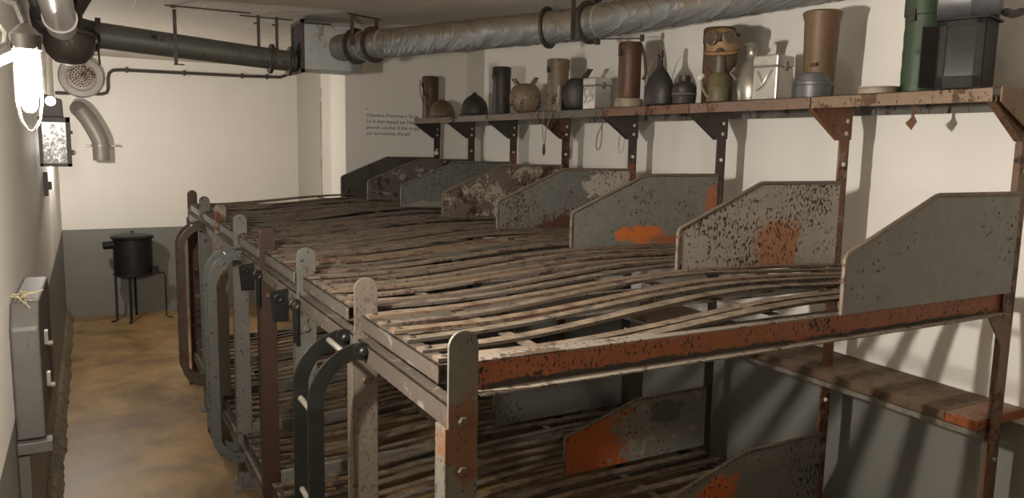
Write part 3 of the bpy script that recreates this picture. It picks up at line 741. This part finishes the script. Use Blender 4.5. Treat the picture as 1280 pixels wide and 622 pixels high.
# blue-grey drum lying on the lantern, behind it a hose end
root = thing('blue_grey_can', (2.00, 1.645, ZS+.244), 'blue-grey round can lying on top of the dark metal lantern', 'can')
MB().lathe([(.058, -.10), (.070, -.095), (.072, .0), (.074, .004), (.072, .008), (.070, .085), (.055, .095)], (2.0, 1.65, ZS+.244+.073), 36, mat=R_('Z', -62) @ R_('Y', 90)).build('body', 'grey_blue', root, smooth=True)
MB().tube([(2.03, 1.55, ZS+.262), (2.07, 1.545, ZS+.258), (2.10, 1.535, ZS+.268)], .014, 10).build('nozzle', 'dark_tin', root, smooth=True)
# strap with spoon-shaped end hanging over the shelf edge
root = thing('hanging_strap', (1.80, 4.03, 2.0), 'grey leather strap looped over the shelf edge, rounded end hanging down', 'strap')
mb = MB().strip([(1.85, 4.04, ZS+.15), (1.84, 4.04, ZS+.10), (1.83, 4.03, ZS+.03), (1.80, 4.04, ZS+.0), (1.792, 4.08, 2.05), (1.79, 4.11, 1.98), (1.79, 4.115, 1.90)], (.3, 1, 0), .013, .003)
mb.strip([(1.83, 4.05, ZS+.01), (1.81, 4.10, ZS+.055), (1.795, 4.14, ZS+.02), (1.79, 4.15, 2.03), (1.79, 4.135, 1.92)], (.3, 1, 0), .009, .003)
mb.build('leather', 'leather', root)
MB().lathe([(.004, 0), (.014, .012), (.018, .032), (.014, .06), (.006, .075)], (1.79, 4.125, 1.835), 16, sx=.35).build('rounded_end', 'dark_tin', root, smooth=True)
MB().box((1.835, 4.03, ZS), (1.848, 4.06, ZS+.15)).build('buckle_bar', 'steel', root)
# thin wire loop below the shelf by the small aluminium box
o = MB().tube([(1.93, 3.70, 2.10), (1.925, 3.705, 2.0), (1.92, 3.70, 1.92), (1.92, 3.715, 1.885), (1.92, 3.74, 1.88), (1.92, 3.755, 1.905), (1.92, 3.745, 1.96), (1.925, 3.70, 2.03), (1.93, 3.62, 2.095)], .0035, 8)
o = o.build('wire_loop', 'wire', smooth=True)
tag(o, 'thin wire loop hanging under the shelf below the small aluminium box', 'wire')
o = MB().strip([(1.97, 1.80, 2.10), (1.965, 1.80, 2.06), (1.96, 1.805, 2.03)], (0, 1, 0), .012, .002).prism([(1.80, 2.035), (1.785, 2.01), (1.805, 1.98), (1.83, 2.005)], 'x', 1.958, 1.960).build('leaf_tag', 'leaf')
tag(o, 'small ragged brown scrap hanging under the near shelf tray', 'scrap')
# small white tag on the farthest rear post
o = MB().lathe([(.020, 0), (.020, .006), (.014, .009)], (XREAR-.01, YY[7]-.006, 1.815), 20, mat=Matrix.Rotation(PI/2, 4, 'X')).build('post_tag', 'tag', smooth=True)
tag(o, 'small round white tag on the farthest rear post', 'tag')

# ---------------------------------------------------------------- text on the end wall
def text(body, x, z, size, y=YE-.002):
    c = bpy.data.curves.new('lettering', 'FONT'); c.body = body; c.size = size; c.extrude = .0004; c.space_line = 1.28
    o = bpy.data.objects.new('lettering', c); COL.objects.link(o)
    o.rotation_euler = (PI/2, 0, 0); o.location = (0, 0, 0)
    bpy.context.view_layer.update()
    me = bpy.data.meshes.new_from_object(o.evaluated_get(bpy.context.evaluated_depsgraph_get()))
    bpy.data.objects.remove(o)
    me.materials.clear(); me.materials.append(M['ink'])
    o = bpy.data.objects.new('lettering', me); COL.objects.link(o)
    o.rotation_euler = (PI/2, 0, 0); o.location = (x, y, z)
    return o
root = thing('wall_lettering', (1.455, YE-.002, 2.0), 'four lines of small black lettering on the end wall left of the shelf', 'lettering')
for k, line in enumerate(("Chambre d'hommes à 76 lits.", "Le lit était équipé par l'équipement", "pouvait coucher 8 étai ce qui devait", "par les hommes d'Israël.")):
    o = text(line, 1.455, 2.118-.052*k, .042); o.name = 'line_of_text'
    o.parent = root; o.location = Vector((1.455, YE-.002, 2.118-.052*k))-root.location
o = MB().lathe([(.005, 0), (.005, .006)], (1.46, YE, 2.185), 10, mat=Matrix.Rotation(PI/2, 4, 'X')).build('nail', 'ink')
tag(o, 'small dark nail in the end wall above the lettering', 'nail')

# ---------------------------------------------------------------- duct work
def flange(mb, c, d, R, r, t_=.012):
    """flat ring collar around a pipe at c, axis d"""
    rot = Vector(d).normalized().to_track_quat('Z', 'Y').to_matrix().to_4x4()
    mb.lathe([(r, -t_/2), (R, -t_/2), (R, t_/2), (r, t_/2)], c, 32, mat=rot)
DP = [Vector(p) for p in ((.86, 5.33, 2.53), (1.01, 5.01, 2.535), (1.74, 3.86, 2.577), (1.83, 3.60, 2.583), (2.13, 2.50, 2.625), (2.19, 2.22, 2.632))]
DL = [0]
for p, q in zip(DP, DP[1:]): DL.append(DL[-1]+(q-p).length)
def dpos(d):
    for k in range(len(DP)-1):
        if d <= DL[k+1] or k == len(DP)-2:
            u = (d-DL[k])/(DL[k+1]-DL[k]); return DP[k].lerp(DP[k+1], u), (DP[k+1]-DP[k]).normalized()
root = thing('ventilation_duct', (1.5, 4, 2.45), 'large galvanised ventilation pipe running under the ceiling from its square box', 'duct')
N = 160
path = [dpos(DL[-1]*k/N)[0] for k in range(N+1)]
rr = [.090+(.0030*math.sin(k*1.5+1.7*math.sin(k*.7))*(1 if k > 62 else .12))+random.Random(k).uniform(-.0016, .0016)*(1 if k > 62 else .25) for k in range(N+1)]
MB().tube(path, rr, 40).build('pipe', 'wrinkled', root, smooth=True)
for d_ in (.17, .34, 1.62, 1.90):
    c, dd = dpos(d_)
    mb = MB(); flange(mb, c, dd, .118, .088, .016)
    mb.build('collar', 'dark_iron', root, smooth=True)
for d_ in (.24, .42, 1.98):
    c, dd = dpos(d_); mb = MB(); flange(mb, c, dd, .096, .088, .012); mb.build('seam_band', 'zinc', root, smooth=True)
# box
mb = MB().prism([(.62, 5.33), (.62, 5.60), (.98, 5.60), (1.03, 5.35), (.93, 5.28)], 'z', 2.375, 2.675)
mb.build('duct_box', 'zinc', root, bevel=.004)
mb = MB()
mb.box((.600, 5.32, 2.355), (.622, 5.34, 2.70)).box((.600, 5.595, 2.355), (.622, 5.615, 2.70)).box((.600, 5.32, 2.355), (.622, 5.615, 2.378)).box((.600, 5.32, 2.675), (.622, 5.615, 2.70))
mb.box((.62, 5.30, 2.675), (.80, 5.62, 2.685))
fr = mb.build('box_flange', 'dark_iron', root, bevel=.001)
MB().box((.612, 5.335, 2.376), (.619, 5.597, 2.677)).build('black_grille', 'blackhole', fr)
for k in range(5):
    MB().lathe([(.007, 0), (.007, .006)], (.600, 5.345+.06*k, 2.366), 8, mat=R_('Y', -90)).build('bolt', 'steel', fr)
# hangers of the large pipe
for tpos, s_ in ((.25, 1), (1.87, 1)):
    c, dd = dpos(tpos); side = dd.cross(Vector((0, 0, 1))).normalized()
    mb = MB()
    for sg in (-1, 1):
        p = c+side*sg*.108
        mb.box((p.x-.012, p.y-.004, p.z-.01 if tpos < .3 else p.z-.10), (p.x+.012, p.y+.004, ZC))
    mb.strip([c-side*.14+Vector((0, 0, ZC-c.z-.004)), c+side*.14+Vector((0, 0, ZC-c.z-.004))], dd, .022, .006)
    mb.build('hanger', 'dark_iron', root)
MB().box((1.795, 3.60, 2.455), (1.82, 3.625, 2.52)).tube([(1.81, 3.61, 2.485), (1.99, 3.45, 2.485)], .004, 6).tube([(1.99, 3.45, 2.47), (1.99, 3.45, 2.505)], .012, 8).build('clamp_rod', 'dark_iron', root)
# thin duct from the corner fitting to the box
root = thing('thin_duct', (0, 5.5, 2.4), 'long dark grey-green pipe under the ceiling leading to the square duct box', 'pipe')
a0 = Vector((-.60, 5.50, 2.515)); a1 = Vector((.60, 5.50, 2.435)); d2 = (a1-a0).normalized()
MB().tube([a0+(a1-a0)*k/20 for k in range(21)], [.080-.012*k/20 for k in range(21)], 28).build('pipe', 'grey_iron', root, smooth=True)
for tp in (.0, .865, .97):
    mb = MB(); flange(mb, a0+(a1-a0)*tp, d2, .105 if tp == 0 else .098, .065, .03 if tp == 0 else .022); mb.build('collar', 'dark_iron', root, smooth=True)
for tp in (.36, .80, .90):
    c = a0+(a1-a0)*tp
    mb = MB()
    if tp < .5: mb.box((c.x-.010, c.y-.095, 2.36), (c.x+.012, c.y-.089, 2.70)).box((c.x-.010, c.y-.095, 2.36), (c.x+.05, c.y-.06, 2.366)).box((c.x-.02, c.y-.095, 2.71), (c.x+.012, c.y-.06, ZC))
    else: mb.box((c.x-.010, c.y-.004, c.z+.05), (c.x+.010, c.y+.004, ZC)).box((c.x-.03, c.y-.01, ZC-.06), (c.x+.01, c.y+.01, ZC-.05))
    mb.build('hanger', 'dark_iron', root)
# thin straps on the ceiling
for x0, x1, y_, lab in ((-.22, .30, 5.42, 'thin dark strap fixed flat to the ceiling above the middle of thin duct'), (.25, .60, 5.55, 'short dark strap fixed flat to the ceiling beside the duct box')):
    o = MB().box((x0, y_, ZC-.008), (x1, y_+.012, ZC)).build('ceiling_strap', 'dark_iron'); tag(o, lab, 'strap')

# ---- corner fitting, white pipe and elbow on the left
root = thing('pipe_junction', (-.78, 5.0, 2.4), 'big dark cast iron pipe junction under the ceiling in the left corner', 'pipe fitting')
mb = MB().lathe([(.10, -.20), (.12, -.18), (.125, -.14), (.125, .10), (.11, .16), (.09, .17)], (-.80, 5.05, 2.53), 32, mat=R_('X', 80))
mb.build('body', 'dark_iron', root, smooth=True)
MB().tube([(-.80, 5.25, 2.50), (-.74, 5.42, 2.51), (-.62, 5.50, 2.513)], [.11, .10, .085], 28).build('side_neck', 'dark_iron', root, smooth=True)
MB().lathe([(.03, -.10), (.075, -.085), (.115, -.04), (.125, .0), (.125, .05), (.11, .08)], (-.745, 4.95, 2.385), 32, mat=R_('X', 12)).build('bowl', 'dark_iron', root, smooth=True)
mb = MB(); flange(mb, Vector((-.745, 4.945, 2.43)), (0, .2, 1), .138, .10, .02); mb.build('bowl_rim', 'dark_iron', root, smooth=True)
MB().box((-.765, 4.79, 2.43), (-.735, 4.805, 2.465)).build('maker_plate', 'tan_tin', root)
MB().tube([(-.87, 3.9, 2.66), (-.87, 4.4, 2.62), (-.86, 4.9, 2.54)], .05, 20).build('rear_neck', 'dark_iron', root, smooth=True)
MB().tube([(-.67, 4.92, 2.66), (-.69, 4.95, 2.63), (-.72, 5.0, 2.58)], .05, 20).build('top_neck', 'dark_iron', root, smooth=True)
MB().tube([(-.60, 5.42, 2.44), (-.595, 5.42, 2.33)], .006, 8).build('drain_stub', 'dark_iron', root)
root = thing('white_pipe', (-.82, 3.5, 2.5), 'thick white pipe along the left wall under the ceiling', 'pipe')
MB().tube([(-.775, 4.80, 2.47), (-.785, 4.2, 2.52), (-.80, 3.5, 2.56), (-.82, 2.4, 2.60), (-.83, 1.2, 2.62), (-.83, -1.5, 2.62)], .072, 32).build('pipe', 'white_pipe', root, smooth=True)
mb = MB(); flange(mb, Vector((-.778, 4.60, 2.487)), (0, -1, .08), .080, .07, .02); mb.build('collar', 'white_pipe', root, smooth=True)

# round perforated vent on the back wall
vx, vz = -.70, 2.50
root = thing('round_vent', (vx, YB, vz), 'round pale wall vent with a rust-stained perforated disc on the back wall', 'vent')
RX = Matrix.Rotation(PI/2, 4, 'X')
MB().lathe([(.205, 0), (.21, .05), (.195, .10), (.15, .115), (.135, .105), (.13, .09)], (vx, YB, vz), 40, mat=RX).build('housing', 'plastic_grey', root, smooth=True)
gr = MB().lathe([(.133, .09), (.133, .108), (.11, .116), (.02, .119)], (vx, YB, vz), 36, mat=RX).build('perforated_disc', 'fan_rust', root, smooth=True)
mb = MB()
for ring, cnt in ((.0, 1), (.025, 6), (.05, 12), (.075, 17), (.098, 22)):
    for k in range(cnt):
        a = 2*PI*k/cnt
        mb.lathe([(.008, 0), (.008, .004)], (vx+ring*math.cos(a), YB-.1165+(.0 if ring < .09 else .0), vz+ring*math.sin(a)), 8, mat=RX)
ho = mb.build('holes', 'blackhole', gr)
# conduit on the back wall
root = thing('wall_conduit', (.4, YB-.02, 2.6), 'dark thin conduit clipped along the top of the back wall, bending round the vent', 'conduit')
yc = YB-.02
pth = [(-.94, yc, 2.33), (-.60, yc, 2.335), (-.52, yc, 2.338), (-.475, yc, 2.355), (-.46, yc, 2.40), (-.458, yc, 2.50), (-.445, yc, 2.555), (-.41, yc, 2.585), (-.34, yc, 2.594), (.3, yc, 2.60), (.9, yc, 2.605), (1.30, yc, 2.615), (1.36, yc, 2.64), (1.40, yc, 2.66)]
MB().tube(pth, .016, 12).build('pipe', 'dark_iron', root, smooth=True)
for x, z in ((-.72, 2.334), (-.458, 2.45), (-.28, 2.598), (.28, 2.60), (.88, 2.605), (1.15, 2.612)):
    MB().box((x-.010, yc-.022, z-.028), (x+.010, YB, z+.028)).build('clip', 'dark_iron', root)
# grey elbow duct
root = thing('elbow_duct', (-.56, 9.05, 1.7), 'grey bent sheet metal pipe with collar on the back wall under the vent', 'pipe')
ey = 8.98
MB().tube([(-.56, ey, 1.66), (-.56, ey, 1.80), (-.565, ey, 1.86), (-.60, ey, 1.95), (-.66, ey, 2.07), (-.71, ey+.01, 2.14), (-.735, ey+.06, 2.17), (-.745, YB, 2.18)], [.075, .076, .078, .08, .08, .079, .078, .078], 28).build('pipe', 'elbow', root, smooth=True)
mb = MB(); flange(mb, Vector((-.56, ey, 1.81)), (0, 0, 1), .092, .07, .014); mb.box((-.70, ey-.01, 1.803), (-.42, ey+.01, 1.817)).box((-.44, ey-.008, 1.80), (-.42, YB, 1.82)).box((-.70, ey-.008, 1.80), (-.68, YB, 1.82))
mb.build('collar', 'steel', root, smooth=True)

# ---------------------------------------------------------------- lamps on the left wall
def bulkhead(y, z, mat, label, x=-.80, cable=True):
    root = thing('wall_lamp', (x, y, z), label, 'lamp', 'caged bulkhead lamps on the left wall')
    MB().box((XL, y-.035, z-.075), (XL+.02, y+.035, z+.075)).tube([(XL+.01, y, z+.03), (x-.045, y, z+.04), (x-.02, y, z+.055)], .016, 12).build('arm', 'lamp_iron', root, smooth=True)
    MB().lathe([(.014, .052), (.022, .056), (.024, .080), (.016, .090), (.008, .098)], (x, y, z), 24).build('cap', 'lamp_iron', root, smooth=True)
    MB().lathe([(.004, -.048), (.008, -.045), (.012, -.036), (.014, -.02), (.0145, .0), (.014, .03), (.012, .052)], (x, y, z), 24).build('bulb', mat, root, smooth=True)
    MB().lathe([(.016, -.012), (.034, -.010), (.040, -.002), (.036, .002)], (x-.058, y, z+.005), 28, sx=1.75, sy=1, mat=R_('Y', 90)).build('back_plate', 'blackhole', root, smooth=True)
    for k in range(4):
        a = PI/4+k*PI/2
        MB().tube([(x+.024*math.cos(a)*q, y+.024*math.sin(a)*q, z+zz) for q, zz in ((1, .06), (1.08, .02), (1.08, -.03), (.8, -.062), (.3, -.078), (0, -.08))], .0016, 6).build('guard_wire', 'steel', root, smooth=True)
    if cable: MB().tube([(x, y, z+.10), (x-.01, y, z+.13), (x-.05, y+.02, z+.15), (x-.08, y+.05, z+.20), (x-.10, y+.1, z+.26)], .006, 8).build('cable', 'lamp_iron', root, smooth=True)
bulkhead(1.57, 1.985, E_seen, 'glowing caged lamp on the left wall at the picture edge', x=-.774)
bulkhead(7.3, 1.84, E_back, 'glowing caged lamp on the left wall nearest the back wall', x=-.87)
# junction box above the lamp
root = thing('junction_box', (-.90, 2.6, 2.3), 'dark cluttered junction box with wires high on the left wall above the lamp', 'electrical box')
MB().box((XL, 2.45, 2.19), (-.90, 2.75, 2.34)).build('case', 'lamp_iron', root, bevel=.006)
for k in range(3):
    MB().tube([(-.90, 2.5+.06*k, 2.22), (-.87, 2.52+.05*k, 2.17), (-.885, 2.58, 2.10), (-.93, 2.6+.03*k, 2.06)], .006, 8).build('cable', 'alu_dull' if k == 0 else 'lamp_iron', root, smooth=True)
# rectangular lantern on the left wall
ly = 5.2
root = thing('wall_lantern', (-.86, ly, 1.70), 'tall lit rectangular lantern hung on the left wall beyond the lamp', 'lantern')
x0, x1 = -.925, -.768; z0, z1 = 1.725, 2.005
mb = MB()
mb.box((x0, ly-.07, z0), (x0+.018, ly-.05, z1)).box((x1-.022, ly-.07, z0), (x1, ly-.05, z1)).box((x0, ly-.07, z0), (x1, ly-.05, z0+.018)).box((x0, ly-.07, z1-.03), (x1, ly-.05, z1))
mb.box((x0, ly-.05, z0), (x1, ly+.06, z0+.012)).box((x0, ly-.05, z1-.012), (x1, ly+.06, z1)).box((x0, ly+.05, z0), (x1, ly+.06, z1)).box((x1-.006, ly-.05, z0), (x1, ly+.06, z1)).box((x0, ly-.05, z0), (x0+.006, ly+.06, z1))
mb.build('case', 'lamp_iron', root, bevel=.002)
MB().box((x0+.018, ly-.062, z0+.018), (x1-.022, ly-.056, z1-.03)).build('lit_pane', E_lantern, root)
MB().prism([(x0+.01, z1), (x1-.03, z1), (x1-.035, z1+.10), (x0+.03, z1+.13), (x0+.01, z1+.10)], 'y', ly-.05, ly+.04).build('chimney_hood', 'lamp_iron', root, bevel=.004)
MB().lathe([(.026, 0), (.026, .004), (.01, .006)], (x0+.068, ly-.05, z1+.088), 20, mat=RX).build('lit_hole', emit('lantern_hole_glow', (1, .93, .85), 8), root, smooth=True)
MB().box((x1, ly-.06, 1.91), (x1+.012, ly-.04, 1.93)).build('latch', 'lamp_iron', root)
MB().box((x1, ly-.06, 1.79), (x1+.014, ly-.04, 1.82)).torus((x1+.010, ly-.05, 1.805), .010, .003, 'y', 12, 6).build('latch', 'lamp_iron', root)
MB().tube([(x0+.02, ly, z1+.12), (x0+.0, ly-.02, z1+.2), (x0+.005, ly-.03, z1+.3)], .006, 8).build('hanging_wire', 'lamp_iron', root)
# small grey bracket on the wall below the lantern
o = MB().box((XL, 5.95, 1.545), (-.905, 6.03, 1.60)).box((XL, 5.98, 1.50), (-.925, 6.0, 1.66)).build('wall_hook', 'panel_grey', bevel=.002)
tag(o, 'small grey hook block on the left wall below the lantern', 'hook')

# folded grey panel seat against the left wall
root = thing('folding_wall_seat', (-.90, 3.2, .9), 'worn grey folding metal seat folded up against the left wall', 'folding seat')
px0, px1 = XL+.003, -.862
pts = [(3.02, .82), (3.80, .62), (3.80, 1.26), (3.74, 1.30), (3.10, 1.30), (3.02, 1.24)]
pts = [(3.02, .86), (3.80, .86), (3.80, 1.27), (3.76, 1.31), (3.09, 1.33), (3.02, 1.25)]
MB().prism(pts, 'x', px0, px1).build('panel', 'panel_grey', root, bevel=.008)
MB().box((px0, 3.0, .815), (px1+.02, 3.06, .855)).box((px0, 3.015, .45), (px0+.035, 3.05, .82)).build('wall_bracket', 'panel_grey', root, bevel=.003)
for z in (1.13, .97): MB().box((px1, 3.28, z), (px1+.012, 3.31, z+.05)).lathe([(.010, 0), (.010, .018)], (px1+.008, 3.295, z), 10, mat=R_('Y', 90)).build('latch', 'steel', root)
root2 = thing('straw_bundle', (-.90, 3.1, 1.32), 'small bundle of pale straw lying on top of the folded wall seat', 'straw')
mb = MB(); rr_ = random.Random(5)
for k in range(16):
    a = rr_.uniform(-1, 1); c = Vector((-.905+rr_.uniform(-.02, .02), 3.12+rr_.uniform(-.04, .05), 1.332+rr_.uniform(0, .02)))
    d = Vector((rr_.uniform(-.6, .9), rr_.uniform(-1, 1), rr_.uniform(-.25, .35))).normalized()*.04
    mb.tube([c-d, c+d], .0018, 5)
mb.build('straws', 'straw', root2)

# ---------------------------------------------------------------- stove at the back wall
sx_, sy_ = -.315, 8.90
root = thing('stove', (sx_, sy_, 0), 'small black round iron stove on thin legs by the back wall', 'stove')
MB().lathe([(.17, .47), (.185, .475), (.185, .86), (.175, .865)], (sx_, sy_, 0), 40).build('drum', 'black', root, smooth=True)
MB().lathe([(.20, .860), (.205, .868), (.205, .880), (.19, .895), (.10, .905), (.02, .908)], (sx_, sy_, 0), 40).build('lid', 'black', root, smooth=True)
MB().lathe([(.008, .905), (.008, .918), (.018, .922), (.015, .934), (.004, .937)], (sx_, sy_, 0), 16).build('lid_knob', 'black', root, smooth=True)
MB().tube([(sx_-.16, sy_-.03, .80), (sx_-.27, sy_-.05, .80)], .04, 20).build('flue_stub', 'black', root, smooth=True)
MB().torus((sx_, sy_, .49), .19, .008, 'z', 36, 8).build('base_ring', 'black', root, smooth=True)
for a, s_ in ((200, 0), (255, 0), (-12, 1), (85, 0)):
    a = math.radians(a); r0, r1 = .165, (.30 if s_ else .185)
    c_, q_ = math.cos(a), math.sin(a)
    pth = [(sx_+.17*c_, sy_+.17*q_, .50), (sx_+r1*.95*c_, sy_+r1*.95*q_, .49), (sx_+r1*c_, sy_+r1*q_, .46), (sx_+r1*c_, sy_+r1*q_, .02), (sx_+(r1+.03)*c_, sy_+(r1+.03)*q_, .006), (sx_+(r1+.06)*c_, sy_+(r1+.06)*q_, .006)]
    MB().tube(pth, .0065 if s_ else .013, 8).build('leg', 'black', root, smooth=True)
MB().box((sx_+.17, sy_-.10, .49), (sx_+.23, sy_-.02, .56)).build('ash_door', 'black', root, bevel=.004)
